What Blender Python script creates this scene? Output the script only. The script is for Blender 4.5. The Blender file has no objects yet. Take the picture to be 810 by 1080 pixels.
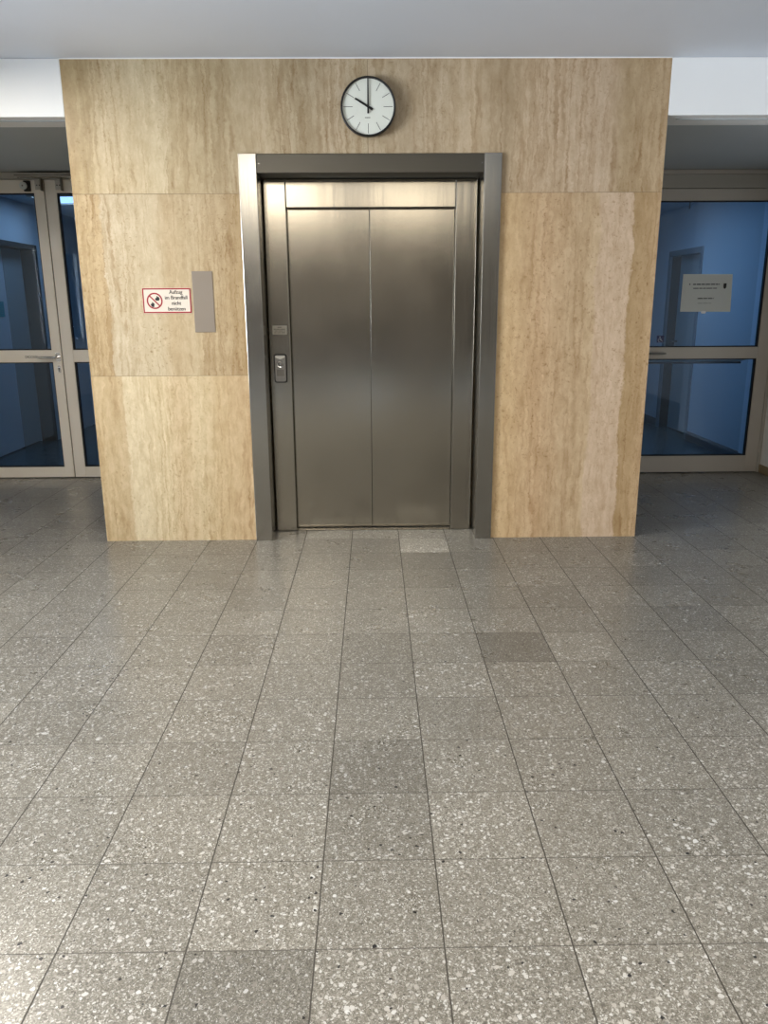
import bpy, bmesh, math, random
from mathutils import Vector, Matrix
random.seed(7)
S = bpy.context.scene
COL = S.collection
PI = math.pi

# ------------------------------------------------------------------ helpers
def link(name, bm, mats, parent=None, smooth=False):
    me = bpy.data.meshes.new(name)
    bm.normal_update()
    bm.to_mesh(me); bm.free()
    if not isinstance(mats, (list, tuple)): mats = [mats]
    for m in mats: me.materials.append(m)
    if smooth:
        for p in me.polygons: p.use_smooth = True
        try: me.set_sharp_from_angle(angle=math.radians(35))
        except Exception: pass
    o = bpy.data.objects.new(name, me); COL.objects.link(o)
    if parent: o.parent = parent; o.matrix_parent_inverse = Matrix.Translation(-Vector(parent.location))
    return o

def box(bm, x0, x1, y0, y1, z0, z1, bev=0.0, mi=0, seg=2):
    vs = [bm.verts.new((x, y, z)) for x in (x0, x1) for y in (y0, y1) for z in (z0, z1)]
    F = [(0,1,3,2),(4,6,7,5),(0,4,5,1),(2,3,7,6),(0,2,6,4),(1,5,7,3)]
    fs = [bm.faces.new([vs[i] for i in f]) for f in F]
    for f in fs: f.material_index = mi
    bmesh.ops.recalc_face_normals(bm, faces=fs)
    if bev > 0:
        es = list({e for f in fs for e in f.edges})
        r = bmesh.ops.bevel(bm, geom=es, offset=bev, segments=seg, affect='EDGES', profile=0.5)
        for f in r['faces']: f.material_index = mi
    return fs

def tube(bm, pts, r, n=12, mi=0, cap=True):
    """round bar through the points"""
    pts = [Vector(p) for p in pts]
    rings = []
    up = Vector((0, 0, 1))
    for i, p in enumerate(pts):
        a = pts[max(i-1, 0)]; b = pts[min(i+1, len(pts)-1)]
        d = (b-a).normalized()
        u = d.cross(up if abs(d.dot(up)) < 0.95 else Vector((1, 0, 0))).normalized(); v = d.cross(u)
        rr = r[i] if isinstance(r, (list, tuple)) else r
        rings.append([bm.verts.new(p+u*math.cos(2*PI*k/n)*rr+v*math.sin(2*PI*k/n)*rr) for k in range(n)])
    fs = []
    for A, B in zip(rings, rings[1:]):
        for k in range(n): fs.append(bm.faces.new((A[k], A[(k+1) % n], B[(k+1) % n], B[k])))
    if cap: fs += [bm.faces.new(rings[0]), bm.faces.new(rings[-1])]
    for f in fs: f.material_index = mi
    bmesh.ops.recalc_face_normals(bm, faces=fs)

def lathe_y(bm, cx, cz, prof, n=64, mi=0):
    """profile of (radius, y) turned about an axis along Y"""
    rings = []
    for r, y in prof:
        if r < 1e-6: rings.append([bm.verts.new((cx, y, cz))])
        else: rings.append([bm.verts.new((cx+r*math.cos(2*PI*k/n), y, cz+r*math.sin(2*PI*k/n))) for k in range(n)])
    fs = []
    for A, B in zip(rings, rings[1:]):
        for k in range(n):
            k2 = (k+1) % n
            if len(A) == 1 and len(B) == 1: continue
            if len(A) == 1: fs.append(bm.faces.new((A[0], B[k], B[k2])))
            elif len(B) == 1: fs.append(bm.faces.new((A[k], A[k2], B[0])))
            else: fs.append(bm.faces.new((A[k], A[k2], B[k2], B[k])))
    for f in fs: f.material_index = mi
    bmesh.ops.recalc_face_normals(bm, faces=fs)

def prism(bm, pts, y0, y1, mi=0):
    """polygon in XZ pushed along Y"""
    a = [bm.verts.new((x, y0, z)) for x, z in pts]; b = [bm.verts.new((x, y1, z)) for x, z in pts]
    n = len(pts)
    fs = [bm.faces.new(a), bm.faces.new(b)]
    for k in range(n): fs.append(bm.faces.new((a[k], a[(k+1) % n], b[(k+1) % n], b[k])))
    for f in fs: f.material_index = mi
    bmesh.ops.recalc_face_normals(bm, faces=fs)

def rrect(x0, x1, z0, z1, r, n=6):
    out = []
    for cx, cz, a0 in ((x1-r, z1-r, 0), (x0+r, z1-r, PI/2), (x0+r, z0+r, PI), (x1-r, z0+r, 1.5*PI)):
        for k in range(n+1):
            a = a0+PI/2*k/n; out.append((cx+r*math.cos(a), cz+r*math.sin(a)))
    return out

def text_bm(bm, s, x, z, size, y, align='CENTER', xs=1.0, mi=0, depth=0.0004, bold=0.0):
    cu = bpy.data.curves.new('t', 'FONT'); cu.body = s; cu.size = size
    cu.align_x = align; cu.align_y = 'CENTER'; cu.extrude = depth; cu.offset = bold
    o = bpy.data.objects.new('t', cu); COL.objects.link(o)
    dg = bpy.context.evaluated_depsgraph_get(); dg.update()
    me = bpy.data.meshes.new_from_object(o.evaluated_get(dg))
    M = Matrix.Translation((x, y, z)) @ Matrix.Rotation(PI/2, 4, 'X') @ Matrix.Diagonal((xs, 1, 1, 1))
    me.transform(M)
    n0 = len(bm.faces); bm.from_mesh(me)
    bm.faces.ensure_lookup_table()
    for f in bm.faces[n0:]: f.material_index = mi
    bpy.data.objects.remove(o); bpy.data.meshes.remove(me); bpy.data.curves.remove(cu)

def tag(o, label=None, cat=None, group=None, kind=None):
    if label: o['label'] = label
    if cat: o['category'] = cat
    if group: o['group'] = group
    if kind: o['kind'] = kind
    return o

def root(name, loc, **k):
    o = bpy.data.objects.new(name, None); o.location = loc; o.empty_display_size = 0.1
    COL.objects.link(o); tag(o, **k)
    return o

# ------------------------------------------------------------------ materials
class N:
    def __init__(s, name):
        s.m = bpy.data.materials.new(name); s.m.use_nodes = True
        s.t = s.m.node_tree; s.n = s.t.nodes
        s.b = s.n['Principled BSDF']; s.out = s.n['Material Output']
    def add(s, kind, **k):
        nd = s.n.new(kind)
        for a, v in k.items():
            if a.startswith('i_'):
                key = a[2:]; key = int(key) if key.isdigit() else key.replace('_', ' ')
                s.set(nd.inputs[key], v)
            else: setattr(nd, a, v)
        return nd
    def set(s, inp, v):
        if hasattr(v, 'is_output') or isinstance(v, bpy.types.NodeSocket): s.t.links.new(v, inp)
        else: inp.default_value = v
    def math(s, op, a, b=None, c=None, clamp=False):
        nd = s.n.new('ShaderNodeMath'); nd.operation = op; nd.use_clamp = clamp
        for i, v in enumerate((a, b, c)):
            if v is not None: s.set(nd.inputs[i], v)
        return nd.outputs[0]
    def mix(s, f, a, b, mode='MIX'):
        nd = s.n.new('ShaderNodeMix'); nd.data_type = 'RGBA'; nd.blend_type = mode
        s.set(nd.inputs[0], f); s.set(nd.inputs[6], a); s.set(nd.inputs[7], b)
        return nd.outputs[2]
    def ramp(s, f, stops, interp='LINEAR'):
        nd = s.n.new('ShaderNodeValToRGB'); cr = nd.color_ramp; cr.interpolation = interp
        while len(cr.elements) < len(stops): cr.elements.new(0.5)
        for e, (p, c) in zip(cr.elements, stops):
            e.position = p; e.color = c if len(c) == 4 else (*c, 1)
        s.set(nd.inputs[0], f)
        return nd.outputs[0]
    def comb(s, x, y, z):
        nd = s.n.new('ShaderNodeCombineXYZ')
        for i, v in enumerate((x, y, z)): s.set(nd.inputs[i], v)
        return nd.outputs[0]
    def xyz(s):
        g = s.n.new('ShaderNodeNewGeometry'); sp = s.n.new('ShaderNodeSeparateXYZ')
        s.t.links.new(g.outputs['Position'], sp.inputs[0]); return g.outputs['Position'], sp.outputs
    def noise(s, vec, scale, detail=3, rough=0.5, out=0):
        nd = s.n.new('ShaderNodeTexNoise'); s.set(nd.inputs['Vector'], vec)
        nd.inputs['Scale'].default_value = scale; nd.inputs['Detail'].default_value = detail
        nd.inputs['Roughness'].default_value = rough
        return nd.outputs[out]
    def P(s, **k):
        for a, v in k.items(): s.set(s.b.inputs[a.replace('_', ' ')], v)
    def bump(s, h, strength=0.2, dist=0.01):
        nd = s.add('ShaderNodeBump'); nd.inputs['Strength'].default_value = strength
        nd.inputs['Distance'].default_value = dist; s.set(nd.inputs['Height'], h)
        s.t.links.new(nd.outputs[0], s.b.inputs['Normal'])

def lin(r, g, b):
    f = lambda c: ((c/255+0.055)/1.055)**2.4 if c/255 > 0.04045 else c/255/12.92
    return (f(r), f(g), f(b), 1)

def plain(name, col, rough=0.5, metal=0.0, var=0.06, nscale=6, bump=0.0):
    m = N(name); pos, _ = m.xyz()
    nz = m.noise(pos, nscale, 3)
    v = m.math('MULTIPLY_ADD', nz, 2*var, 1-var)
    c = m.mix(1.0, col, m.comb(v, v, v), 'MULTIPLY')
    m.P(Base_Color=c, Roughness=rough, Metallic=metal)
    if bump: m.bump(m.noise(pos, 140, 2), bump, 0.002)
    return m.m

def steel(name, col=(0.36, 0.335, 0.285, 1), rough=0.27, streak='z', aniso=0.0):
    m = N(name); pos, (X, Y, Z) = m.xyz()
    if streak == 'z': v = m.comb(m.math('MULTIPLY', X, 90), m.math('MULTIPLY', Y, 90), m.math('MULTIPLY', Z, 1.2))
    else: v = m.comb(m.math('MULTIPLY', X, 1.2), m.math('MULTIPLY', Y, 90), m.math('MULTIPLY', Z, 90))
    st = m.noise(v, 4, 4, 0.6)
    sm = m.noise(pos, 2.3, 3)
    k = m.math('ADD', m.math('MULTIPLY_ADD', st, 0.14, 0.93), m.math('MULTIPLY_ADD', sm, 0.16, -0.08))
    c = m.mix(1.0, col, m.comb(k, k, k), 'MULTIPLY')
    r = m.math('ADD', m.math('MULTIPLY_ADD', st, 0.07, rough-0.035), m.math('MULTIPLY_ADD', sm, 0.10, -0.05))
    m.P(Base_Color=c, Roughness=r, Metallic=1.0)
    m.bump(m.noise(m.comb(m.math('MULTIPLY', X, 14), Y, m.math('MULTIPLY', Z, 0.25)), 1.6, 2), 0.16, 0.004)
    return m.m

def pale(c, k=0.27):
    g = sum(c)/3; return tuple(v+(g-v)*k for v in c)
# --- travertine: upright veins, own band layout for each slab
def travertine(name, stops, seed, x0, x1, pit=1.0):
    m = N(name); pos, (X, Y, Z) = m.xyz()
    wv = m.comb(m.math('MULTIPLY', X, 1.0), seed, m.math('MULTIPLY', Z, 1.0))
    w1 = m.math('MULTIPLY_ADD', m.noise(m.comb(m.math('MULTIPLY', X, 3), seed, m.math('MULTIPLY', Z, 1.1)), 1.5, 3, 0.5), 0.07, -0.035)
    w2 = m.math('MULTIPLY_ADD', m.noise(m.comb(X, seed, m.math('MULTIPLY', Z, 0.75)), 24, 5, 0.75), 0.060, -0.030)
    xw = m.math('ADD', m.math('ADD', X, w1), w2)
    t = m.math('DIVIDE', m.math('SUBTRACT', xw, x0), x1-x0, clamp=True)
    base = m.ramp(t, [(p, lin(*pale(c))) for p, c in stops])
    dk = lambda c, r, g, b: m.mix(1.0, c, (r, g, b, 1), 'MULTIPLY')
    dens = m.ramp(m.noise(m.comb(m.math('MULTIPLY', xw, 3.6), seed+5.0, m.math('MULTIPLY', Z, 0.25)), 1.0, 2), [(0.36, (0.12, 0.12, 0.12)), (0.60, (1, 1, 1))])
    # soft mottling, slightly upright
    mot = m.noise(m.comb(m.math('MULTIPLY', xw, 26), seed+1.0, m.math('MULTIPLY', Z, 9)), 1.0, 5, 0.7)
    c = m.mix(m.math('MULTIPLY_ADD', mot, 2.4, -0.7, True), dk(base, 1.12, 1.12, 1.14), dk(base, 0.84, 0.79, 0.71))
    # upright broken veins at two widths
    for (fx, fz, sd, lo, hi, amt) in ((22, 0.8, 0.0, 0.38, 0.52, 0.50), (60, 2.6, 7.0, 0.40, 0.50, 0.55)):
        vn = m.noise(m.comb(m.math('MULTIPLY', xw, fx), seed+sd, m.math('MULTIPLY', Z, fz)), 1.0, 5, 0.65)
        vf = m.ramp(vn, [(lo, (1, 1, 1)), (hi, (0, 0, 0))])
        c = m.mix(m.math('MULTIPLY', m.math('MULTIPLY', vf, dens), amt), c, dk(c, 0.72, 0.64, 0.53))
    # long thin wavy lines
    cn = m.noise(m.comb(m.math('MULTIPLY', xw, 7.0), seed+4.0, m.math('MULTIPLY', Z, 0.22)), 1.0, 1, 0.4)
    brk = m.ramp(m.noise(m.comb(m.math('MULTIPLY', X, 30), seed, m.math('MULTIPLY', Z, 9)), 1.0, 3, 0.6), [(0.40, (0.1, 0.1, 0.1)), (0.55, (1, 1, 1))])
    for lv in (0.36, 0.44, 0.52, 0.60):
        ln = m.math('SUBTRACT', 1.0, m.math('DIVIDE', m.math('ABSOLUTE', m.math('SUBTRACT', cn, lv)), 0.012), clamp=True)
        c = m.mix(m.math('MULTIPLY', m.math('MULTIPLY', ln, brk), m.math('MULTIPLY_ADD', dens, 0.55, 0.30)), c, dk(c, 0.68, 0.58, 0.46))
    # pale crystals
    v2 = m.ramp(m.noise(m.comb(m.math('MULTIPLY', xw, 70), seed+9.0, m.math('MULTIPLY', Z, 26)), 1.0, 4, 0.7), [(0.55, (0, 0, 0)), (0.68, (1, 1, 1))])
    c = m.mix(m.math('MULTIPLY', v2, 0.45), c, dk(c, 1.18, 1.19, 1.22))
    # pits and short squiggles
    pz = m.noise(m.comb(m.math('MULTIPLY', xw, 75), seed+2.0, m.math('MULTIPLY', Z, 42)), 1.0, 4, 0.75)
    pf = m.ramp(pz, [(0.36, (1, 1, 1)), (0.42, (0, 0, 0))])
    area = m.ramp(m.noise(m.comb(m.math('MULTIPLY', X, 4), seed+3.0, m.math('MULTIPLY', Z, 1.0)), 1.0, 2), [(0.4, (0.15, 0.15, 0.15)), (0.58, (1, 1, 1))])
    c = m.mix(m.math('MULTIPLY', m.math('MULTIPLY', pf, area), 0.75*pit), c, dk(c, 0.55, 0.46, 0.34))
    m.P(Base_Color=c, Roughness=0.38)
    m.b.inputs['Specular IOR Level'].default_value = 0.3
    m.bump(pf, -0.05, 0.002)
    return m.m

# --- terrazzo
TS = 0.31                       # tile side
TX0 = -0.1512                   # x of the tile joint number zero
def terrazzo():
    m = N('terrazzo'); pos, (X, Y, Z) = m.xyz()
    att = m.add('ShaderNodeAttribute', attribute_name='tile'); sep = m.add('ShaderNodeSeparateColor')
    m.t.links.new(att.outputs['Color'], sep.inputs[0])
    tone, offs, chipk = sep.outputs[0], sep.outputs[1], sep.outputs[2]
    p = m.comb(X, Y, m.math('MULTIPLY', offs, 7.0))
    warp = m.add('ShaderNodeVectorMath', operation='MULTIPLY_ADD')
    m.set(warp.inputs[0], m.noise(p, 60, 2, 0.6, 1)); warp.inputs[1].default_value = (0.016, 0.016, 0); m.set(warp.inputs[2], p)
    p = warp.outputs[0]
    def vor(scale):
        v = m.add('ShaderNodeTexVoronoi', voronoi_dimensions='3D'); m.set(v.inputs['Vector'], p)
        v.inputs['Scale'].default_value = scale; s = m.add('ShaderNodeSeparateColor')
        m.t.links.new(v.outputs['Color'], s.inputs[0]); return v.outputs['Distance'], s.outputs
    base = m.ramp(m.noise(p, 230, 4, 0.85), [(0.36, lin(96, 90, 79)), (0.5, lin(146, 140, 127)), (0.62, lin(186, 181, 168))])
    d3, c3 = vor(300)
    f3 = m.math('MULTIPLY', m.math('LESS_THAN', d3, 0.50), m.math('GREATER_THAN', c3[0], 0.40))
    col = m.mix(m.math('MULTIPLY', f3, 0.85), base, m.ramp(c3[1], [(0, lin(92, 86, 76)), (0.30, lin(140, 134, 121)), (0.6, lin(190, 185, 172)), (1, lin(240, 237, 228))]))
    d2, c2 = vor(135)
    f2 = m.math('MULTIPLY', m.math('LESS_THAN', d2, m.math('MULTIPLY_ADD', c2[2], 0.26, 0.26)), m.math('GREATER_THAN', c2[0], 0.42))
    col = m.mix(m.math('MULTIPLY', f2, 0.9), col, m.ramp(c2[1], [(0, lin(112, 105, 93)), (0.35, lin(164, 157, 144)), (0.6, lin(212, 207, 195)), (1, lin(245, 243, 236))]))
    d1, c1 = vor(66)
    f1 = m.math('MULTIPLY', m.math('LESS_THAN', d1, m.math('MULTIPLY_ADD', c1[2], 0.28, 0.16)), m.math('GREATER_THAN', c1[0], 0.66))
    col = m.mix(m.math('MULTIPLY', f1, 0.95), col, m.ramp(c1[1], [(0, lin(168, 160, 148)), (0.5, lin(218, 212, 200)), (1, lin(248, 246, 240))]))
    d5, c5 = vor(105)
    f5 = m.math('MULTIPLY', m.math('LESS_THAN', d5, m.math('MULTIPLY_ADD', c5[2], 0.28, 0.15)), m.math('GREATER_THAN', c5[0], 0.86))
    col = m.mix(m.math('MULTIPLY', f5, 0.75), col, m.ramp(c5[1], [(0, lin(84, 79, 70)), (1, lin(126, 120, 108))]))
    # few black chips
    d4, c4 = vor(58)
    f4 = m.math('MULTIPLY', m.math('LESS_THAN', d4, m.math('MULTIPLY_ADD', c4[2], 0.17, 0.14)), m.math('GREATER_THAN', c4[0], 0.93))
    col = m.mix(f4, col, lin(38, 36, 34))
    # soiling
    big = m.noise(m.comb(X, Y, 0.0), 1.4, 3)
    k = m.math('MULTIPLY', tone, m.math('MULTIPLY_ADD', big, 0.22, 0.89))
    col = m.mix(1.0, col, m.comb(k, k, m.math('MULTIPLY', k, 0.985)), 'MULTIPLY')
    # joints: upright ones stronger than the cross ones
    def joint(A, off, w, wob):
        a = m.math('ADD', A, m.math('MULTIPLY_ADD', m.noise(m.comb(X, Y, 3.0), wob, 3, 0.7), 0.003, -0.0015))
        fr = m.math('FRACT', m.math('DIVIDE', m.math('SUBTRACT', a, off-10*TS), TS))
        dd = m.math('MULTIPLY', m.math('MINIMUM', fr, m.math('SUBTRACT', 1.0, fr)), TS)
        return m.math('SUBTRACT', 1.0, m.math('DIVIDE', dd, w), clamp=True)
    jx = m.math('MINIMUM', m.math('MULTIPLY', joint(X, TX0, 0.0024, 30), 3.0), 1.0)
    jy = m.math('MINIMUM', m.math('MULTIPLY', joint(Y, 0.0, 0.0021, 30), 2.0), 0.7)
    j = m.math('MAXIMUM', jx, jy)
    col = m.mix(j, col, lin(62, 57, 49))
    rgh = m.math('ADD', m.math('MULTIPLY_ADD', m.noise(pos, 5, 4, 0.6), 0.14, 0.22), m.math('MULTIPLY', j, 0.4))
    col = m.mix(1.0, col, (0.80, 0.80, 0.815, 1), 'MULTIPLY')
    m.P(Base_Color=col, Roughness=rgh)
    m.b.inputs['Specular IOR Level'].default_value = 0.45
    m.bump(m.math('SUBTRACT', 0.0, j), 0.25, 0.003)
    return m.m

def glass(name, tint, gl=1.0):
    m = N(name); m.n.remove(m.b)
    tr = m.add('ShaderNodeBsdfTransparent'); tr.inputs[0].default_value = tint
    g = m.add('ShaderNodeBsdfGlossy'); g.inputs['Roughness'].default_value = 0.015; g.inputs[0].default_value = (0.9, 0.95, 1, 1)
    fr = m.add('ShaderNodeFresnel'); fr.inputs[0].default_value = 1.5
    wob = m.noise(m.xyz()[0], 3, 1)
    f = m.math('MULTIPLY', m.math('MULTIPLY', fr.outputs[0], gl), m.math('MULTIPLY_ADD', wob, 0.1, 0.95))
    mx = m.add('ShaderNodeMixShader'); m.set(mx.inputs[0], f)
    m.t.links.new(tr.outputs[0], mx.inputs[1]); m.t.links.new(g.outputs[0], mx.inputs[2])
    m.t.links.new(mx.outputs[0], m.out.inputs[0]); return m.m

def emit(name, col, st):
    m = N(name); v = m.math('MULTIPLY_ADD', m.noise(m.xyz()[0], 4, 1), 0.1*st, 0.95*st)
    m.P(Base_Color=(0.8, 0.8, 0.8, 1), Emission_Color=col, Emission_Strength=v); return m.m

M_STEEL = steel('brushed_steel_door', rough=0.19)
M_STEELF = steel('brushed_steel_frame', (0.36, 0.345, 0.31, 1), 0.21)
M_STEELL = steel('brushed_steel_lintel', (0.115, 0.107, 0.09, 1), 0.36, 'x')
M_STEELD = steel('dark_steel', (0.22, 0.21, 0.19, 1), 0.45)
M_CHROME = steel('bright_steel', (0.78, 0.77, 0.75, 1), 0.16)
M_GREY = plain('grey_plate', lin(138, 126, 112), 0.42, 0.0, 0.02)
M_WHITE = plain('white_paint', lin(240, 241, 240), 0.7, var=0.02, nscale=3)
M_CEIL = plain('ceiling_paint', lin(218, 224, 234), 0.6, var=0.03, nscale=2, bump=0.03)
M_SOFFIT = plain('soffit_paint', lin(178, 184, 186), 0.6, var=0.03, nscale=3)  # white-ish paint made greyer, the poor light is put into the colour
M_CORR = plain('corridor_paint', lin(196, 205, 214), 0.6, var=0.03, nscale=2)
M_CORRD = plain('corridor_door_leaf', lin(150, 162, 166), 0.5, var=0.03)
M_CFLOOR = plain('corridor_floor', lin(96, 104, 104), 0.25, var=0.12, nscale=14)
M_BASED = plain('corridor_baseboard', lin(92, 98, 104), 0.5, var=0.05)
M_BASE = plain('tan_baseboard', lin(150, 134, 106), 0.5, var=0.08)
M_PIL = plain('pilaster_paint', lin(92, 88, 84), 0.7, var=0.04)
M_HALL = plain('hall_wall_paint', lin(185, 182, 176), 0.7, var=0.04)
M_HALLB = plain('hall_back_paint', lin(46, 42, 38), 0.7, var=0.05)
M_ALU_LIT = plain('anodised_aluminium_pale', lin(226, 218, 204), 0.42, 0.1, var=0.03, nscale=4, bump=0.02)  # same aluminium lightened for the left door, stands in for stronger light
M_ALU = plain('anodised_aluminium', lin(180, 173, 162), 0.42, 0.15, var=0.03, nscale=4, bump=0.02)
M_ALUD = plain('anodised_aluminium_header', lin(170, 165, 154), 0.5, 0.1, var=0.03, nscale=4)
M_GASKET = plain('rubber_gasket', lin(14, 14, 16), 0.6, var=0.1)
M_BLACK = plain('black_plastic', lin(16, 14, 13), 0.55, var=0.1)
M_DIAL = plain('clock_dial_white', lin(226, 228, 216), 0.45, var=0.015)
M_TICK = plain('clock_tick_grey', lin(60, 58, 52), 0.6, var=0.05)
M_SIGNW = plain('sign_white', lin(222, 210, 194), 0.4, var=0.02)
M_RED = plain('sign_red', lin(152, 12, 32), 0.4, var=0.04)
M_INK = plain('sign_ink', lin(24, 22, 24), 0.5, var=0.04)
M_PAPER = plain('paper_white', lin(208, 212, 208), 0.8, var=0.02)
M_TEXT = plain('paper_print', lin(95, 98, 104), 0.8, var=0.04)
M_NAVY = plain('sticker_blue', lin(14, 30, 84), 0.4, var=0.04)
M_TEAL = plain('teal_sign', lin(30, 150, 160), 0.4, var=0.05)
M_GLASS = glass('blue_glass', (0.60, 0.75, 0.90, 1), 1.0)
M_GLASSR = glass('blue_glass_right', (0.56, 0.74, 0.92, 1), 0.8)
M_GAP = plain('joint_dark', lin(112, 96, 70), 0.9, var=0.1)
M_DARK = plain('shaft_dark', lin(30, 28, 25), 0.8, var=0.1)

# ------------------------------------------------------------------ camera (fitted to the tile grid)
F_PX, PITCH, YAW, ROLL = 827.775, 0.258880, 0.012277, 0.005735
CAM = Vector((0.0, -4.96305, 1.49575))
def ray(a, b):
    c, s = math.cos(ROLL), math.sin(ROLL); x = a*c+b*s; up = -a*s+b*c
    c, s = math.cos(PITCH), math.sin(PITCH); y = c+up*s; z = -s+up*c
    c, s = math.cos(YAW), math.sin(YAW); return Vector((x*c+y*s, -x*s+y*c, z))
fw = ray(0, 0); rt = ray(1, 0)-fw; upv = ray(0, 1)-fw
cd = bpy.data.cameras.new('camera'); cam = bpy.data.objects.new('camera', cd); COL.objects.link(cam)
cd.sensor_fit = 'VERTICAL'; cd.sensor_height = 24; cd.lens = F_PX/1080*24; cd.clip_start = 0.05
Mx = Matrix((rt, upv, -fw)).transposed().to_4x4(); Mx.translation = CAM
cam.matrix_world = Mx; S.camera = cam

# ------------------------------------------------------------------ layout numbers
BX0, BX1, CZ = -1.759, 1.720, 2.848      # stone block, ceiling height
HX0, HX1, HY = -5.0, 4.7, -7.6           # hall
DY = 2.01                                # plane of the glass doors
LW, RW = -3.65, 3.50                     # corridor outer walls
SZ = 2.545                               # soffit height
OX0, OX1, OZ = -0.672, 0.660, 2.240      # lift opening

# ------------------------------------------------------------------ floor
def struct(name, bm, m, parent=None, label=None):
    o = link(name, bm, m, parent)
    if parent is None: tag(o, label, None, None, 'structure')
    return o

bm = bmesh.new(); lay = bm.loops.layers.color.new('tile')
special = {(1, -1): (1.28, 1), (-1, -12): (0.88, 0), (0, -9): (0.90, 0), (2, -6): (0.87, 0), (0, -10): (0.94, 0),
           (-1, -2): (0.95, 0), (0, -2): (0.92, 0), (0, -1): (0.94, 0), (1, -2): (0.90, 0), (1, -3): (0.91, 0), (3, -9): (1.05, 0), (4, -10): (1.06, 0),
           (0, 0): (1.12, 0), (1, 0): (1.15, 0), (-1, 0): (1.1, 0), (2, 0): (1.1, 0)}
i0, i1 = int((HX0-TX0)/TS)-1, int((HX1-TX0)/TS)+1
j0, j1 = int(HY/TS)-1, 7
for i in range(i0, i1+1):
    for j in range(j0, j1):
        xa, xb = max(HX0, TX0+i*TS), min(HX1, TX0+(i+1)*TS)
        ya, yb = max(HY, j*TS), min(DY+0.03, (j+1)*TS)
        if xb <= xa or yb <= ya: continue
        f = bm.faces.new([bm.verts.new(p) for p in ((xa, ya, 0), (xb, ya, 0), (xb, yb, 0), (xa, yb, 0))])
        t = random.gauss(1.0, 0.022); t = min(max(t, 0.95), 1.05)
        k = special.get((i, j)); r = random.random()
        if k: t = k[0]
        for l in f.loops: l[lay] = (t*0.7, r, 0, 1)
bmesh.ops.remove_doubles(bm, verts=bm.verts, dist=1e-5)
mt = terrazzo()
# the stored tone is scaled by 0.7 to keep it under one
for nd in mt.node_tree.nodes:
    if nd.type == 'SEPARATE_COLOR' and nd.inputs[0].links and nd.inputs[0].links[0].from_node.type == 'ATTRIBUTE':
        lk = [l for l in nd.outputs[0].links]
        mu = mt.node_tree.nodes.new('ShaderNodeMath'); mu.operation = 'DIVIDE'; mu.inputs[1].default_value = 0.7
        tg = [l.to_socket for l in lk]
        for l in lk: mt.node_tree.links.remove(l)
        mt.node_tree.links.new(nd.outputs[0], mu.inputs[0])
        for s_ in tg: mt.node_tree.links.new(mu.outputs[0], s_)
struct('floor', bm, mt, label='grey speckled terrazzo tile floor of the lift lobby')

# ------------------------------------------------------------------ stone block round the lift
def g3(a): return a
topL = [(0.0, (185, 156, 104)), (0.06, (189, 164, 114)), (0.12, (208, 186, 142)), (0.30, (210, 190, 147)), (0.38, (196, 172, 126)), (0.50, (187, 164, 120)), (0.66, (200, 177, 136)), (0.80, (183, 160, 120)), (0.9, (200, 177, 140)), (1.0, (192, 170, 130))]
topR = [(0.0, (196, 172, 133)), (0.15, (190, 166, 129)), (0.34, (202, 176, 137)), (0.46, (181, 154, 114)), (0.52, (198, 170, 131)), (0.60, (202, 174, 137)), (0.80, (200, 172, 137)), (0.86, (183, 154, 110)), (0.94, (190, 160, 116)), (1.0, (196, 166, 123))]
lm = [(0.0, (195, 168, 119)), (0.135, (200, 171, 122)), (0.145, (205, 186, 149)), (0.42, (205, 185, 145)), (0.5, (195, 168, 123)), (0.62, (200, 176, 132)), (0.8, (193, 165, 119)), (0.93, (187, 156, 105)), (1.0, (196, 170, 122))]
ll = [(0.0, (212, 184, 133)), (0.18, (206, 178, 129)), (0.19, (222, 202, 158)), (0.42, (220, 198, 151)), (0.50, (212, 184, 136)), (0.62, (216, 192, 144)), (0.74, (208, 178, 127)), (0.88, (205, 172, 122)), (1.0, (214, 184, 135))]
rr = [(0.0, (217, 179, 124)), (0.10, (211, 174, 119)), (0.22, (201, 164, 113)), (0.34, (204, 167, 120)), (0.50, (197, 164, 119)), (0.645, (201, 170, 126)), (0.655, (205, 174, 138)), (0.845, (205, 174, 139)), (0.852, (183, 148, 97)), (0.95, (189, 153, 103)), (1.0, (201, 166, 120))]
mats = [travertine('travertine_top_left', topL, 1.3, BX0, -0.02, 0.7), travertine('travertine_top_right', topR, 4.7, -0.02, BX1, 0.7),
        travertine('travertine_left_middle', lm, 8.1, BX0, -0.70, 1.1), travertine('travertine_left_low', ll, 12.9, BX0, -0.70, 0.8),
        travertine('travertine_right', rr, 16.4, 0.69, BX1, 1.0), M_GAP, M_DARK]
g = 0.0011; T = 0.03
ZT = 2.843; J1 = 2.130; J2 = 1.071; PX0, PX1, PZ = -0.7775, 0.7625, 2.3465
b0 = 0.0025
bm = bmesh.new()
box(bm, BX0, PX0, 0, T, J1+g, ZT, mi=0); box(bm, BX0, PX0, 0, T, J2+g, J1-g, mi=2); box(bm, BX0, PX0, 0, T, 0.0, J2-g, mi=3)
box(bm, BX0+0.001, PX0-0.0005, b0, 0.31, 0, ZT-0.001, mi=5)
struct('wall_front_left', bm, mats, label='travertine cladding left of the elevator')
bm = bmesh.new()
box(bm, PX1, BX1, 0, T, J1+g, ZT, mi=1); box(bm, PX1, BX1, 0, T, 0.0, J1-g, mi=4)
box(bm, PX1+0.0005, BX1-0.001, b0, 0.31, 0, ZT-0.001, mi=5)
struct('wall_front_right', bm, mats, label='travertine cladding right of the elevator')
bm = bmesh.new()
box(bm, PX0, -0.02-g, 0, T, PZ, ZT, mi=0); box(bm, -0.02+g, PX1, 0, T, PZ, ZT, mi=1)
box(bm, PX0, PX1, b0, 0.31, PZ+0.0005, ZT-0.001, mi=5)
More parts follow.
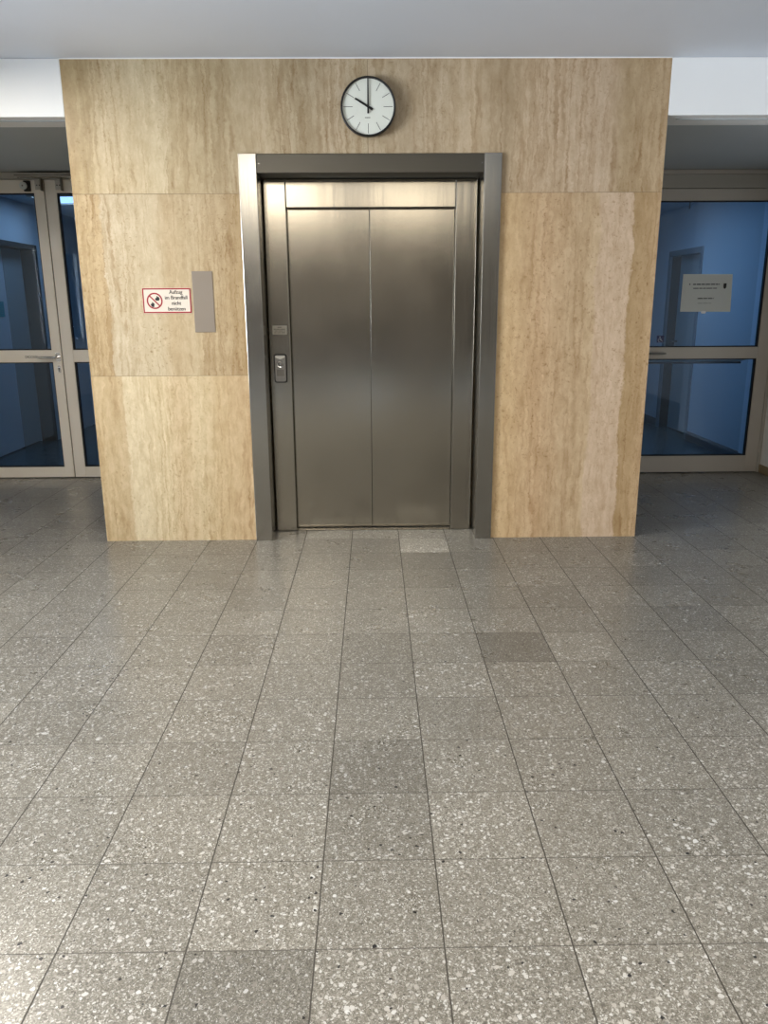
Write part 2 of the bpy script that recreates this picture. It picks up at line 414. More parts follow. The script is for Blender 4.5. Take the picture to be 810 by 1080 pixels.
struct('wall_front_top', bm, mats, label='travertine cladding above the elevator')
bm = bmesh.new(); box(bm, BX0+0.001, BX1-0.001, 0.3105, DY-0.02, 0, ZT-0.001)
struct('wall_shaft', bm, mats[3], label='body of the elevator shaft block')

bm = bmesh.new(); box(bm, BX0, BX1, -0.004, 0.02, ZT, CZ+0.01)
struct('trim_1', bm, M_WHITE, label='thin white strip between stone cladding and ceiling')

# ------------------------------------------------------------------ ceiling, beams, soffits, walls
bm = bmesh.new(); box(bm, HX0, HX1, HY, 0.30, CZ, CZ+0.12)
struct('ceiling', bm, M_CEIL, label='smooth pale grey lobby ceiling')
for nm, xa, xb, lb in (('trim_2', HX0, BX0-0.0005, 'white painted beam above the left glass doors'), ('trim_3', BX1+0.0005, HX1, 'white painted beam above the right glass door')):
    bm = bmesh.new(); box(bm, xa, xb, 0.0, 0.27, SZ, CZ-0.0005, 0.004)
    a, b = (xa, xb-0.02) if xa < 0 else (xa+0.08, xb)
    box(bm, a, b, 0.085, 0.093, SZ-0.006, SZ+0.001, mi=1)
    struct(nm, bm, [M_WHITE, M_SOFFIT], label=lb)
bm = bmesh.new(); box(bm, LW-0.2, BX0+0.0005, 0.2705, DY+0.06, SZ+0.012, SZ+0.1)
struct('ceiling_left_bay', bm, M_SOFFIT, label='grey soffit in front of the left glass doors')
bm = bmesh.new(); box(bm, BX1-0.0005, RW+0.2, 0.2705, DY+0.06, SZ+0.012, SZ+0.1)
struct('ceiling_right_bay', bm, M_SOFFIT, label='grey soffit in front of the right glass door')

# bay side walls (front part) + hall walls
bm = bmesh.new(); box(bm, HX0, LW, 0.05, 0.25, 0, SZ); box(bm, LW-0.2, LW, 0.25, DY+0.04, 0, SZ+0.1)
struct('wall_left_bay', bm, M_WHITE, label='white side wall left of the left glass doors')
bm = bmesh.new(); box(bm, RW, HX1, 0.05, 0.25, 0, SZ); box(bm, RW, RW+0.2, 0.25, DY+0.04, 0, SZ+0.1)
struct('wall_right_bay', bm, M_WHITE, label='white side wall right of the right glass door')
bm = bmesh.new(); box(bm, RW-0.014, RW, 0.05, DY-0.035, 0, 0.075, 0.002)
struct('baseboard_right', bm, M_BASE, label='tan baseboard along the right side wall')
bm = bmesh.new(); box(bm, LW, LW+0.014, 0.05, DY-0.035, 0, 0.075, 0.002)
struct('baseboard_left', bm, M_BASE, label='tan baseboard along the left side wall')

# left hall wall with three unseen windows, invented to light the lobby
WY = [(-6.9, -5.5), (-5.2, -3.8), (-3.5, -2.1)]
bm = bmesh.new(); ys = [HY]
for a, b in WY: ys += [a, b]
ys += [0.05]
for k in range(0, len(ys), 2): box(bm, HX0-0.2, HX0, ys[k], ys[k+1], 0, CZ)
for a, b in WY: box(bm, HX0-0.2, HX0, a, b, 0, 0.9); box(bm, HX0-0.2, HX0, a, b, 2.4, CZ)
struct('wall_left', bm, M_HALL, label='painted lobby wall with windows, left of the camera')
bm = bmesh.new(); box(bm, HX1, HX1+0.2, HY, 0.05, 0, CZ)
struct('wall_right', bm, M_HALL, label='painted lobby wall, right of the camera')
bm = bmesh.new(); box(bm, HX0, HX1, HY-0.2, HY, 0, CZ)
for k, (a, b) in enumerate(((-2.6, -2.2), (-1.3, -0.95), (0.5, 0.9), (1.9, 2.3))): box(bm, a, b, HY, HY+0.12, 0, CZ, mi=1)  # pilasters invented to give upright streaks in the steel reflections
struct('wall_back', bm, [M_HALLB, M_PIL], label='dark lobby wall with pilasters behind the camera')
bm = bmesh.new()
for a, b in ((HX0, -2.6), (-2.2, -1.3), (-0.95, 0.5), (0.9, 1.9), (2.3, HX1)): box(bm, a+0.001, b-0.001, HY, HY+0.02, 0, 0.28)  # pale bluish strip added as a reflector for the lift doors
struct('baseboard_back', bm, plain('back_baseboard', lin(186, 198, 214), 0.5), label='pale skirting of the lobby wall behind the camera')
dr = root('door_6', (3.0, HY, 0), kind='structure', label='pale double door in the lobby wall behind the camera')
for xa, xb in ((2.32, 3.1), (3.11, 3.9)):
    bm = bmesh.new(); box(bm, xa, xb, HY+0.021, HY+0.06, 0.005, 2.2, 0.003); link('door_leaf', bm, plain('back_door_paint', lin(205, 200, 190), 0.5), dr)  # unseen pale leaves, added to brighten the right jamb's reflection
for n_, (a, b) in enumerate(WY, 1):
    w = root('window_%d' % n_, (HX0, (a+b)/2, 0.9), kind='structure')
    bm = bmesh.new()
    for (y0, y1, z0, z1) in ((a, a+0.06, 0.9, 2.4), (b-0.06, b, 0.9, 2.4), (a+0.06, b-0.06, 0.9, 0.96), (a+0.06, b-0.06, 2.34, 2.4), ((a+b)/2-0.03, (a+b)/2+0.03, 0.96, 2.34)):
        box(bm, HX0-0.12, HX0-0.05, y0, y1, z0, z1, 0.003)
    link('window_frame', bm, M_ALU, w)
    bm = bmesh.new(); box(bm, HX0-0.09, HX0-0.084, a+0.06, b-0.06, 0.96, 2.34)
    link('window_pane', bm, glass('window_clear', (0.95, 0.97, 1, 1)), w)

# ------------------------------------------------------------------ lift entrance
lift = root('elevator_entrance', (0, 0, 0), label='stainless steel elevator entrance with two closed brushed sliding doors in stone wall', cat='elevator')
FY = -0.022; PY = 0.195; LY = 0.262
for xa, xb in ((-0.777, OX0), (OX1, 0.762)):
    bm = bmesh.new(); box(bm, xa, xb, FY, 0.305, 0.0, 2.345, 0.0025)
    link('jamb', bm, M_STEELF, lift)
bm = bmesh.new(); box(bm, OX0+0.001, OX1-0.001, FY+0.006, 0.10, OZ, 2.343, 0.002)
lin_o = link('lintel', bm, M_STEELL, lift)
bm = bmesh.new(); box(bm, OX0+0.001, OX1-0.001, 0.10, 0.31, OZ+0.002, 2.30)
link('soffit_panel', bm, M_STEELD, lift)
for sx in (OX0+0.014, OX1-0.014):
    bm = bmesh.new(); lathe_y(bm, sx, 2.291, [(0, FY+0.0035), (0.002, FY+0.0035), (0.0032, FY+0.0062)], 16)
    link('screw', bm, M_CHROME, lin_o)
# side panels: folded sheet, a thin shadow joint next to the jamb, bright return edge beside the doors
bm = bmesh.new(); box(bm, -0.664, -0.532, PY, 0.30, 0.004, 2.236, 0.003)
sidep = link('side_panel', bm, M_STEEL, lift)
bm = bmesh.new(); box(bm, 0.519, 0.648, PY, 0.30, 0.004, 2.236, 0.003)
link('side_panel', bm, M_STEEL, lift)
bm = bmesh.new(); box(bm, -0.5295, 0.5165, PY+0.004, 0.25, 2.074, 2.236, 0.003)
link('transom_panel', bm, M_STEEL, lift)
for xa, xb in ((-0.530, -0.0175), (-0.0145, 0.517)):
    bm = bmesh.new(); box(bm, xa, xb, LY, 0.295, 0.010, 2.15, 0.0012)
    link('door_leaf', bm, M_STEEL, lift)
bm = bmesh.new(); box(bm, OX0+0.02, OX1-0.02, 0.298, 0.309, 0, 2.24)
link('shaft_backing', bm, M_DARK, lift)
bm = bmesh.new(); box(bm, -0.531, 0.518, PY+0.003, 0.30, 0.0005, 0.006)
for y in (0.232, 0.250): box(bm, -0.531, 0.518, y, y+0.006, 0.006, 0.0065, mi=1)
link('door_sill', bm, [M_STEELF, M_DARK], lift)

# rating plate on the side panel
pl = root('engraved_plate', (-0.597, PY, 1.338), label='small engraved metal plate on the elevator side panel above the call button', cat='plate')
bm = bmesh.new(); prism(bm, rrect(-0.642, -0.552, 1.312, 1.366, 0.004), PY-0.0025, PY-0.0002)
b2 = bmesh.new(); prism(b2, rrect(-0.6445, -0.5495, 1.3095, 1.3685, 0.005), PY-0.0012, PY-0.0001)
link('plate_edge', b2, M_STEELD, pl)
link('plate_body', bm, plain('plate_alu', lin(160, 155, 143), 0.4, 0.4, 0.03), pl)
bm = bmesh.new()
for z, ws in ((1.356, [(-0.610, -0.585)]), (1.344, [(-0.634, -0.622), (-0.617, -0.596), (-0.592, -0.562)]), (1.334, [(-0.628, -0.612), (-0.606, -0.575), (-0.570, -0.560)]), (1.323, [(-0.632, -0.618), (-0.613, -0.590), (-0.586, -0.562)])):
    for a, b in ws: box(bm, a, b, PY-0.0032, PY-0.0024, z-0.0022, z+0.0022)
link('engraving', bm, plain('engraving_grey', lin(96, 90, 82), 0.6), pl)

# call button
cb = root('call_button_panel', (-0.597, PY, 1.03), label='small upright steel call button panel with round button beside the elevator doors', cat='button panel')
bm = bmesh.new(); prism(bm, rrect(-0.642, -0.558, 1.006, 1.189, 0.015), PY-0.005, PY-0.0002)
link('surround', bm, M_BLACK, cb)
bm = bmesh.new(); prism(bm, rrect(-0.634, -0.566, 1.014, 1.181, 0.011), PY-0.014, PY-0.0052)
fp = link('faceplate', bm, steel('button_steel', (0.34, 0.33, 0.31, 1), 0.3), cb)
bm = bmesh.new(); prism(bm, [(-0.632, 1.178), (-0.568, 1.178), (-0.572, 1.166), (-0.600, 1.156), (-0.628, 1.166)], PY-0.018, PY-0.0142)
link('arrow_lens', bm, plain('lens_white', lin(238, 236, 226), 0.2), cb)
bm = bmesh.new(); lathe_y(bm, -0.600, 1.126, [(0, PY-0.0165), (0.0150, PY-0.0165), (0.0165, PY-0.019), (0.0200, PY-0.020), (0.0225, PY-0.0175), (0.0225, PY-0.0142)], 40)
bt = link('button', bm, M_CHROME, cb, True)
bm = bmesh.new(); lathe_y(bm, -0.600, 1.126, [(0, PY-0.0178), (0.012, PY-0.0178), (0.0140, PY-0.0167)], 32)
link('button_cap', bm, M_STEELD, bt, True)
bm = bmesh.new(); lathe_y(bm, -0.600, 1.126, [(0, PY-0.0195), (0.005, PY-0.0195), (0.006, PY-0.0179)], 24)
link('button_light', bm, M_CHROME, bt, True)
bm = bmesh.new(); box(bm, -0.624, -0.576, PY-0.0148, PY-0.0141, 1.050, 1.092, 0)
link('label_field', bm, M_STEELD, cb)

# ------------------------------------------------------------------ clock
CX, CZc, R = -0.017, 2.585, 0.158
ck = root('wall_clock', (CX, 0, CZc), label='round white wall clock with black rim showing ten, on stone above the elevator', cat='clock')
bm = bmesh.new(); lathe_y(bm, CX, CZc, [(0, -0.002), (R-0.014, -0.002), (R-0.012, -0.040), (0, -0.040)], 96)
link('clock_case', bm, M_BLACK, ck, True)
bm = bmesh.new(); lathe_y(bm, CX, CZc, [(R-0.012, -0.012), (R-0.002, -0.014), (R, -0.030), (R-0.001, -0.052), (R-0.005, -0.055), (R-0.0105, -0.053), (R-0.0115, -0.0405)], 96)
link('clock_rim', bm, M_BLACK, ck, True)
bm = bmesh.new(); lathe_y(bm, CX, CZc, [(R-0.0118, -0.0405), (R-0.0118, -0.043), (0, -0.043)], 96)
dial = link('clock_dial', bm, M_DIAL, ck)
for h in range(12):
    bm = bmesh.new()
    a = PI/2-h*PI/6; ca, sa = math.cos(a), math.sin(a); r0, r1, w = (0.094 if h % 3 else 0.088), 0.140, 0.0014
    pts = [(CX+ca*r0-sa*w, CZc+sa*r0+ca*w), (CX+ca*r1-sa*w, CZc+sa*r1+ca*w), (CX+ca*r1+sa*w, CZc+sa*r1-ca*w), (CX+ca*r0+sa*w, CZc+sa*r0-ca*w)]
    prism(bm, pts, -0.0438, -0.0431)
    link('hour_mark', bm, M_TICK, dial)
bm = bmesh.new(); x = CX-0.018
for k, wd in enumerate((0.006, 0.004, 0.005, 0.004, 0.006, 0.005)):
    zc = CZc-0.057; prism(bm, [(x, zc-0.002), (x+wd*0.75, zc-0.002), (x+wd*0.75+0.0015, zc+0.002), (x+0.0015, zc+0.002)], -0.0438, -0.0431); x += wd
link('maker_mark', bm, M_TICK, dial)
def hand(name, hours_angle, r0, r1, w0, w1, y):
    a = PI/2-hours_angle; ca, sa = math.cos(a), math.sin(a)
    pts = [(CX-ca*r0-sa*w0, CZc-sa*r0+ca*w0), (CX+ca*r1-sa*w1, CZc+sa*r1+ca*w1), (CX+ca*r1+sa*w1, CZc+sa*r1-ca*w1), (CX-ca*r0+sa*w0, CZc-sa*r0-ca*w0)]
    bm = bmesh.new(); prism(bm, pts, y, y+0.0012)
    if name == 'hour_hand': lathe_y(bm, CX, CZc, [(0, y-0.004), (0.006, y-0.004), (0.007, y+0.001)], 24)
    link(name, bm, M_BLACK, ck)
hand('hour_hand', 10*PI/6, 0.030, 0.086, 0.0070, 0.0046, -0.0480)
hand('minute_hand', 0.0, 0.036, 0.145, 0.0052, 0.0034, -0.0505)

# ------------------------------------------------------------------ fire sign
SX0, SX1, SZ0, SZ1 = -1.399, -1.104, 1.449, 1.598
sg = root('fire_warning_sign', (-1.25, 0, 1.52), label='small white red-bordered fire warning sign on stone wall left of elevator', cat='sign')
bm = bmesh.new(); prism(bm, rrect(SX0, SX1, SZ0, SZ1, 0.004), -0.003, -0.0003)
link('sign_board', bm, M_SIGNW, sg)
bm = bmesh.new()
bw = 0.0075
o_ = 0.0015
for q in ((SX0+o_, SX1-o_, SZ0+o_, SZ0+o_+bw), (SX0+o_, SX1-o_, SZ1-o_-bw, SZ1-o_), (SX0+o_, SX0+o_+bw, SZ0+o_+bw, SZ1-o_-bw), (SX1-o_-bw, SX1-o_, SZ0+o_+bw, SZ1-o_-bw)):
    box(bm, q[0], q[1], -0.0036, -0.0031, q[2], q[3])
link('sign_border', bm, M_RED, sg)
fcx, fcz, fr_ = -1.326, 1.5225, 0.0480
def flame(bm, x, z, s):
    pts = [(-.30, -.5), (-.48, -.2), (-.36, .08), (-.20, .0), (-.12, .32), (.06, .55), (.04, .22), (.26, .30), (.42, .02), (.46, -.26), (.28, -.5)]
    prism(bm, [(x+a*s, z+b*s) for a, b in pts], -0.0034, -0.0031)
bm = bmesh.new(); flame(bm, fcx+0.017, fcz+0.016, 0.030); flame(bm, fcx-0.014, fcz-0.018, 0.026); 
prism(bm, [(fcx-0.018, fcz-0.036), (fcx-0.004, fcz-0.036), (fcx-0.004, fcz-0.030), (fcx-0.018, fcz-0.030)], -0.0034, -0.0031)
link('flame_symbol', bm, M_INK, sg)
bm = bmesh.new(); lathe_y(bm, fcx, fcz, [(fr_-0.0085, -0.0031), (fr_-0.0085, -0.0036), (fr_, -0.0036), (fr_, -0.0031)], 64)
a = -PI/4; ca, sa = math.cos(a), math.sin(a); w = 0.0038; r1 = fr_-0.004
prism(bm, [(fcx-ca*r1-sa*w, fcz-sa*r1+ca*w), (fcx+ca*r1-sa*w, fcz+sa*r1+ca*w), (fcx+ca*r1+sa*w, fcz+sa*r1-ca*w), (fcx-ca*r1+sa*w, fcz-sa*r1-ca*w)], -0.0040, -0.00365)
link('prohibition_ring', bm, M_RED, sg)
bm = bmesh.new()
for s_, z in (('Aufzug', 1.573), ('im Brandfall', 1.541), ('nicht', 1.508), ('benützen', 1.475)):
    for dx in (-0.0005, 0.0005): text_bm(bm, s_, -1.195+dx, z, 0.0315, -0.0034-dx*0.1, xs=0.92)
link('sign_text', bm, M_INK, sg)

# plain blank metal plate
bp = bmesh.new(); box(bp, -1.092, -0.968, -0.004, 0.0, 1.335, 1.694, 0.001)
link('plate_body', bp, M_GREY, root('switch_cover_plate', (-1.03, 0, 1.515), label='plain upright grey metal plate on stone wall right of the fire sign', cat='plate'))

# ------------------------------------------------------------------ glass doors
HDR = 2.500        # underside of the frame header
def leaf(parent, xa, xb, sl, sr, gt=2.395, top=2.497, g_mat=None, rail=(1.025, 1.128), gb=0.10, nm='door_leaf', fm=None):
    """one framed glass leaf; sl, sr = widths of the two stiles"""
    bm = bmesh.new(); y0, y1 = DY-0.03, DY+0.03
    box(bm, xa, xa+sl, y0, y1, 0.008, top, 0.0025); box(bm, xb-sr, xb, y0, y1, 0.008, top, 0.0025)
    box(bm, xa+sl, xb-sr, y0+0.0005, y1, 0.008, gb, 0.002); box(bm, xa+sl, xb-sr, y0+0.0005, y1, gt, top, 0.002)
    box(bm, xa+sl, xb-sr, y0+0.0005, y1, rail[0], rail[1], 0.002)
    o = link(nm, bm, fm or M_ALU, parent)
    for z0, z1 in ((gb, rail[0]), (rail[1], gt)):
        bm = bmesh.new(); w = 0.009
        gx0, gx1 = xa+sl, xb-sr
        for q in ((gx0, gx0+w, z0, z1), (gx1-w, gx1, z0, z1), (gx0+w, gx1-w, z0, z0+w), (gx0+w, gx1-w, z1-w, z1)):
            box(bm, q[0], q[1], y0+0.012, y1-0.012, q[2], q[3])
        link('gasket', bm, M_GASKET, o)
        bm = bmesh.new(); box(bm, gx0+w*0.5, gx1-w*0.5, DY-0.003, DY+0.003, z0+w*0.5, z1-w*0.5)
        link('glass_pane', bm, g_mat, o)
    return o

def lever(parent, x, z, dx, y=DY-0.03, n='door_handle', mt=None):
    """rounded rose, neck and lever pointing to dx"""
    bm = bmesh.new(); prism(bm, rrect(x-0.022, x+0.022, z-0.038, z+0.038, 0.014), y-0.007, y-0.0002)
    tube(bm, [(x, y-0.005, z), (x, y-0.048, z)], 0.010, 14)
    s = 1 if dx > 0 else -1
    tube(bm, [(x, y-0.042, z), (x+s*0.006, y-0.052, z), (x+s*0.03, y-0.056, z), (x+dx-s*0.03, y-0.056, z), (x+dx, y-0.053, z)], [0.010, 0.0105, 0.0105, 0.010, 0.007], 14)
    return link(n, bm, mt or M_CHROME, parent, True)

# left: two leaves
d1 = root('door_1', (-2.69, DY, 0), kind='structure', label='double aluminium glass door left of the stone wall')
SM = -2.690
lf = leaf(d1, LW+0.06, SM-0.004, 0.10, 0.082, g_mat=M_GLASS, fm=M_ALU_LIT)
rf = leaf(d1, SM+0.004, BX0-0.06, 0.093, 0.10, g_mat=M_GLASS, fm=M_ALU_LIT)
bm = bmesh.new(); box(bm, SM-0.0045, SM+0.0045, DY-0.015, DY+0.02, 0.008, 2.497)
link('meeting_seal', bm, M_GASKET, d1)
bm = bmesh.new(); box(bm, LW+0.001, LW+0.056, DY-0.028, DY+0.05, 0, SZ+0.01, 0.002); box(bm, BX0-0.056, BX0-0.001, DY-0.028, DY+0.05, 0, SZ+0.01, 0.002)
box(bm, LW+0.056, BX0-0.056, DY-0.028, DY+0.05, HDR+0.003, SZ+0.01, 0.002)
link('door_frame', bm, M_ALUD, d1)
lever(lf, SM-0.034, 1.068, -0.165)
bm = bmesh.new(); prism(bm, rrect(SM-0.049, SM-0.023, 0.932, 0.998, 0.012), DY-0.036, DY-0.0302)
kl = link('lock_escutcheon', bm, M_CHROME, lf)
bm = bmesh.new(); lathe_y(bm, SM-0.036, 0.972, [(0, DY-0.0375), (0.007, DY-0.0375), (0.007, DY-0.0362)], 20); box(bm, SM-0.039, SM-0.033, DY-0.0375, DY-0.0362, 0.946, 0.970)
link('keyhole', bm, M_BLACK, kl)
bm = bmesh.new(); text_bm(bm, 'DRÜCKEN', -2.954, 1.070, 0.030, DY-0.0300, xs=0.78, bold=0.0002)
link('push_lettering', bm, plain('faded_print', lin(92, 88, 82), 0.6), lf)
# slide rail closer over the leaves
bm = bmesh.new(); box(bm, -2.905, -1.95, DY-0.085, DY-0.033, 2.512, 2.540, 0.003)
cl = link('closer_rail', bm, M_ALUD, d1)
bm = bmesh.new(); box(bm, -2.900, -1.95, DY-0.087, DY-0.0855, 2.521, 2.525)
link('rail_slot', bm, M_DARK, cl)
for x in (-2.700, -2.535):
    bm = bmesh.new(); box(bm, x-0.060, x-0.004, DY-0.0365, DY-0.0302, 2.418, 2.492, 0.002); box(bm, x-0.004, x+0.004, DY-0.075, DY-0.0302, 2.408, 2.511, 0.001, mi=1)
    b_ = link('rail_bracket', bm, [M_ALU, M_STEELD], d1)
    for sx in (-0.044, -0.022):
        bm = bmesh.new(); lathe_y(bm, x+sx, 2.453, [(0, DY-0.039), (0.0045, DY-0.039), (0.005, DY-0.0366)], 14); link('screw', bm, M_BLACK, b_)
bm = bmesh.new()
tube(bm, [(-2.885, DY-0.060, 2.508), (-2.80, DY-0.075, 2.500), (-2.712, DY-0.062, 2.502), (-2.66, DY-0.070, 2.505), (-2.54, DY-0.062, 2.503)], 0.0065, 10)
link('closer_arm', bm, M_STEELF, cl, True)
ax, az = -2.842, 2.447
bm = bmesh.new(); box(bm, ax-0.006, ax+0.048, DY-0.052, DY-0.0302, az-0.042, az+0.040, 0.004)
hb = link('hold_open_magnet', bm, M_BLACK, lf)
bm = bmesh.new(); lathe_y(bm, ax-0.004, az, [(0, DY-0.070), (0.026, DY-0.069), (0.030, DY-0.064), (0.030, DY-0.0525)], 32); link('magnet_disc', bm, M_PAPER, hb, True)
bm = bmesh.new(); lathe_y(bm, ax-0.006, az, [(0, DY-0.0725), (0.006, DY-0.072), (0.0065, DY-0.0702)], 16); link('magnet_screw', bm, M_STEELD, hb)

# right: one wide leaf and a sidelight hidden behind the stone
d2 = root('door_2', (2.87, DY, 0), kind='structure', label='aluminium glass door right of the stone wall')
LX0, LX1 = 2.28, 3.466
lf2 = leaf(d2, LX0, LX1, 0.10, 0.108, gt=2.315, top=2.408, g_mat=M_GLASSR, rail=(1.019, 1.118), gb=0.155)
leaf(d2, BX1+0.06, LX0-0.008, 0.06, 0.06, gt=2.315, top=2.408, g_mat=M_GLASSR, rail=(1.019, 1.118), gb=0.155, nm='side_light')
bm = bmesh.new(); box(bm, BX1+0.001, BX1+0.056, DY-0.028, DY+0.05, 0, SZ+0.01, 0.002); box(bm, LX1+0.004, RW-0.001, DY-0.028, DY+0.05, 0, SZ+0.01, 0.002)
box(bm, BX1+0.056, LX1+0.004, DY-0.028, DY+0.05, 2.413, SZ-0.028, 0.002); box(bm, BX1+0.056, LX1+0.004, DY-0.034, DY+0.05, SZ-0.026, SZ+0.01, 0.003, mi=1)
link('door_frame', bm, [M_ALUD, M_ALU], d2)
lever(lf2, 2.335, 1.068, 0.20, mt=M_STEELD)
for z in (0.24, 1.3, 2.2):
    bm = bmesh.new(); tube(bm, [(LX1+0.002, DY-0.036, z-0.055), (LX1+0.002, DY-0.036, z+0.055)], 0.0065, 12); link('hinge', bm, M_ALU, lf2, True)
# push bar behind the glass
bm = bmesh.new()
box(bm, LX0+0.07, 3.275, DY+0.075, DY+0.105, 0.985, 1.012, 0.006)
tube(bm, [(3.27, DY+0.090, 0.998), (3.30, DY+0.085, 1.008), (3.395, DY+0.045, 1.055), (3.41, DY+0.031, 1.06)], 0.013, 12)
tube(bm, [(LX0+0.075, DY+0.090, 0.998), (LX0+0.05, DY+0.031, 1.03)], 0.013, 12)
pb = link('push_bar', bm, M_ALU, lf2)
bm = bmesh.new(); box(bm, LX0+0.075, 3.27, DY+0.070, DY+0.1045, 0.968, 0.9845, 0.003)
link('push_bar_underside', bm, M_BLACK, pb)

# notice taped on the right door
GY = DY-0.0032
pn = root('paper_notice', (2.87, GY, 1.424), label='white printed paper notice taped on the right glass door', cat='notice')
bm = bmesh.new()
nx, nz = 16, 10
vs = [[bm.verts.new((2.655+(0.425+0.012*(1-j/nz))*i/nx, GY-0.0012-0.004*max(0, (i/nx-0.5))**2-0.003*math.sin(j/nz*PI)*math.sin(i/nx*PI), 1.418+0.312*j/nz-0.003*i/nx)) for i in range(nx+1)] for j in range(nz+1)]
for j in range(nz):
    for i in range(nx): bm.faces.new((vs[j][i], vs[j][i+1], vs[j+1][i+1], vs[j+1][i]))
link('paper_sheet', bm, M_PAPER, pn, True)
TY = GY-0.0075
random.seed(3)
for z, xa, xb, h in ((1.645, 2.745, 2.975, 0.0100), (1.612, 2.750, 2.955, 0.0075), (1.528, 2.795, 2.935, 0.0085), (1.488, 2.800, 2.915, 0.003)):
    x = xa; bm = bmesh.new()
    while x < xb:
        w = random.uniform(0.018, 0.05); box(bm, x, min(x+w, xb), TY, TY+0.0003, z-h/2, z+h/2); x += w+0.006
    link('printed_line', bm, M_TEXT, pn)
bm = bmesh.new(); box(bm, 2.712, 2.722, TY, TY+0.0003, 1.640, 1.652); link('printed_mark', bm, M_TEXT, pn)
bm = bmesh.new(); prism(bm, [(3.008, 1.652), (3.034, 1.652), (3.034, 1.624), (3.030, 1.612), (3.021, 1.606), (3.012, 1.612), (3.008, 1.624)], TY, TY+0.0004)
link('crest', bm, M_INK, pn)
bm = bmesh.new(); prism(bm, rrect(2.838, 2.880, 1.402, 1.424, 0.008), GY-0.0022, GY-0.0015); link('tape_tab', bm, plain('tape_white', lin(240, 240, 240), 0.3), pn)  # small white rounded tab at the sheet's lower edge

# wheelchair sticker
ws = root('wheelchair_sticker', (2.505, GY, 1.185), label='small dark blue wheelchair sticker on the right glass door near the handle', cat='sticker')
bm = bmesh.new(); box(bm, 2.474, 2.536, GY-0.0008, GY-0.0002, 1.158, 1.218, 0); link('sticker_sheet', bm, M_NAVY, ws)
bm = bmesh.new(); yy = GY-0.0014
lathe_y(bm, 2.500, 1.205, [(0, yy), (0.0048, yy)], 16)
def strip(bm, P, w):
    for (x0, z0), (x1, z1) in zip(P, P[1:]):
        d = Vector((x1-x0, z1-z0)).normalized()*w; n = Vector((-d.y, d.x))
        prism(bm, [(x0-d.x+n.x, z0-d.y+n.y), (x1+d.x+n.x, z1+d.y+n.y), (x1+d.x-n.x, z1+d.y-n.y), (x0-d.x-n.x, z0-d.y-n.y)], yy, yy+0.0004)
strip(bm, [(2.500, 1.197), (2.502, 1.183), (2.514, 1.183), (2.519, 1.170), (2.524, 1.170)], 0.0020)
strip(bm, [(2.501, 1.190), (2.512, 1.190)], 0.0016)
strip(bm, [(2.497+0.012*math.cos(a), 1.178+0.012*math.sin(a)) for a in [PI*0.62+k*PI*1.15/8 for k in range(9)]], 0.0014)
link('wheelchair_symbol', bm, plain('sticker_white', lin(200, 210, 225), 0.5), ws)

# ------------------------------------------------------------------ corridors behind the glass
CH = 2.54; BK = DY+0.06
# left corridor: outer wall with a recessed doorway
RD = 0.16; YA, YB, DZ = 2.35, 4.02, 2.085
bm = bmesh.new()
box(bm, LW-0.2, LW, DY+0.04, YA, 0, CH); box(bm, LW-0.2, LW, YB, 5.3, 0, CH); box(bm, LW-0.2, LW, YA, YB, DZ, CH)
box(bm, LW-0.3, LW-RD-0.04, YA, YB, 0, CH)
struct('wall_corridor_left', bm, M_CORR, label='blue-grey side wall of the corridor behind the left glass door')
dr = root('door_4', (LW-RD, 3.2, 0), kind='structure', label='pale recessed door leaves in the left corridor')
bm = bmesh.new(); box(bm, LW-RD-0.04, LW-RD, YA+0.002, 3.562, 0.012, DZ-0.002, 0.002); link('door_leaf', bm, M_CORR, dr)
bm = bmesh.new(); box(bm, LW-RD-0.04, LW-RD, 3.572, YB-0.002, 0.012, DZ-0.002, 0.002); link('door_leaf', bm, M_CORRD, dr)
bm = bmesh.new(); box(bm, LW-RD-0.03, LW-RD-0.002, 3.562, 3.572, 0.0, DZ-0.002); link('door_gap', bm, M_DARK, dr)
bm = bmesh.new(); box(bm, LW-RD, LW+0.008, YB-0.004, YB+0.03, 0, DZ+0.045, 0.002); box(bm, LW-RD, LW+0.008, YA, YB-0.004, DZ-0.005, DZ+0.045, 0.002)
link('door_frame', bm, plain('corridor_frame_dark', lin(40, 48, 52), 0.5), dr)
bm = bmesh.new(); box(bm, LW-0.2, BX0-0.0, 5.3, 5.4, 0, CH)
struct('wall_corridor_left_end', bm, M_CORR, label='end wall of the left corridor')
bm = bmesh.new(); box(bm, -3.0, -2.3, 5.27, 5.298, 0, 2.0, 0.004)
struct('door_5', bm, plain('corridor_end_door', lin(96, 108, 120), 0.5), label='dark door at the end of the left corridor')
bm = bmesh.new(); box(bm, BX0, BX0+0.1, BK, 5.3, 0, CH)
struct('wall_corridor_left_inner', bm, M_CORR, label='inner side wall of the left corridor')
bm = bmesh.new(); box(bm, LW-0.2, BX0+0.1, DY+0.061, 5.4, CH, CH+0.1)
struct('ceiling_corridor_left', bm, M_CORR, label='ceiling of the left corridor')
bm = bmesh.new(); box(bm, LW-0.3, BX0+0.1, DY+0.031, 5.4, -0.05, 0.0)
struct('floor_corridor_left', bm, M_CFLOOR, label='dark floor of the left corridor')
bm = bmesh.new(); box(bm, LW-RD, LW-RD+0.10, 3.07, 3.19, 0, 0)
bm.free()
bm = bmesh.new(); box(bm, LW-RD+0.0003, LW-RD+0.006, 3.22, 3.46, 1.39, 1.545, 0.001)
tag(link('teal_wall_sign', bm, M_TEAL), 'small teal sign on the pale leaf behind the left glass door', 'sign')

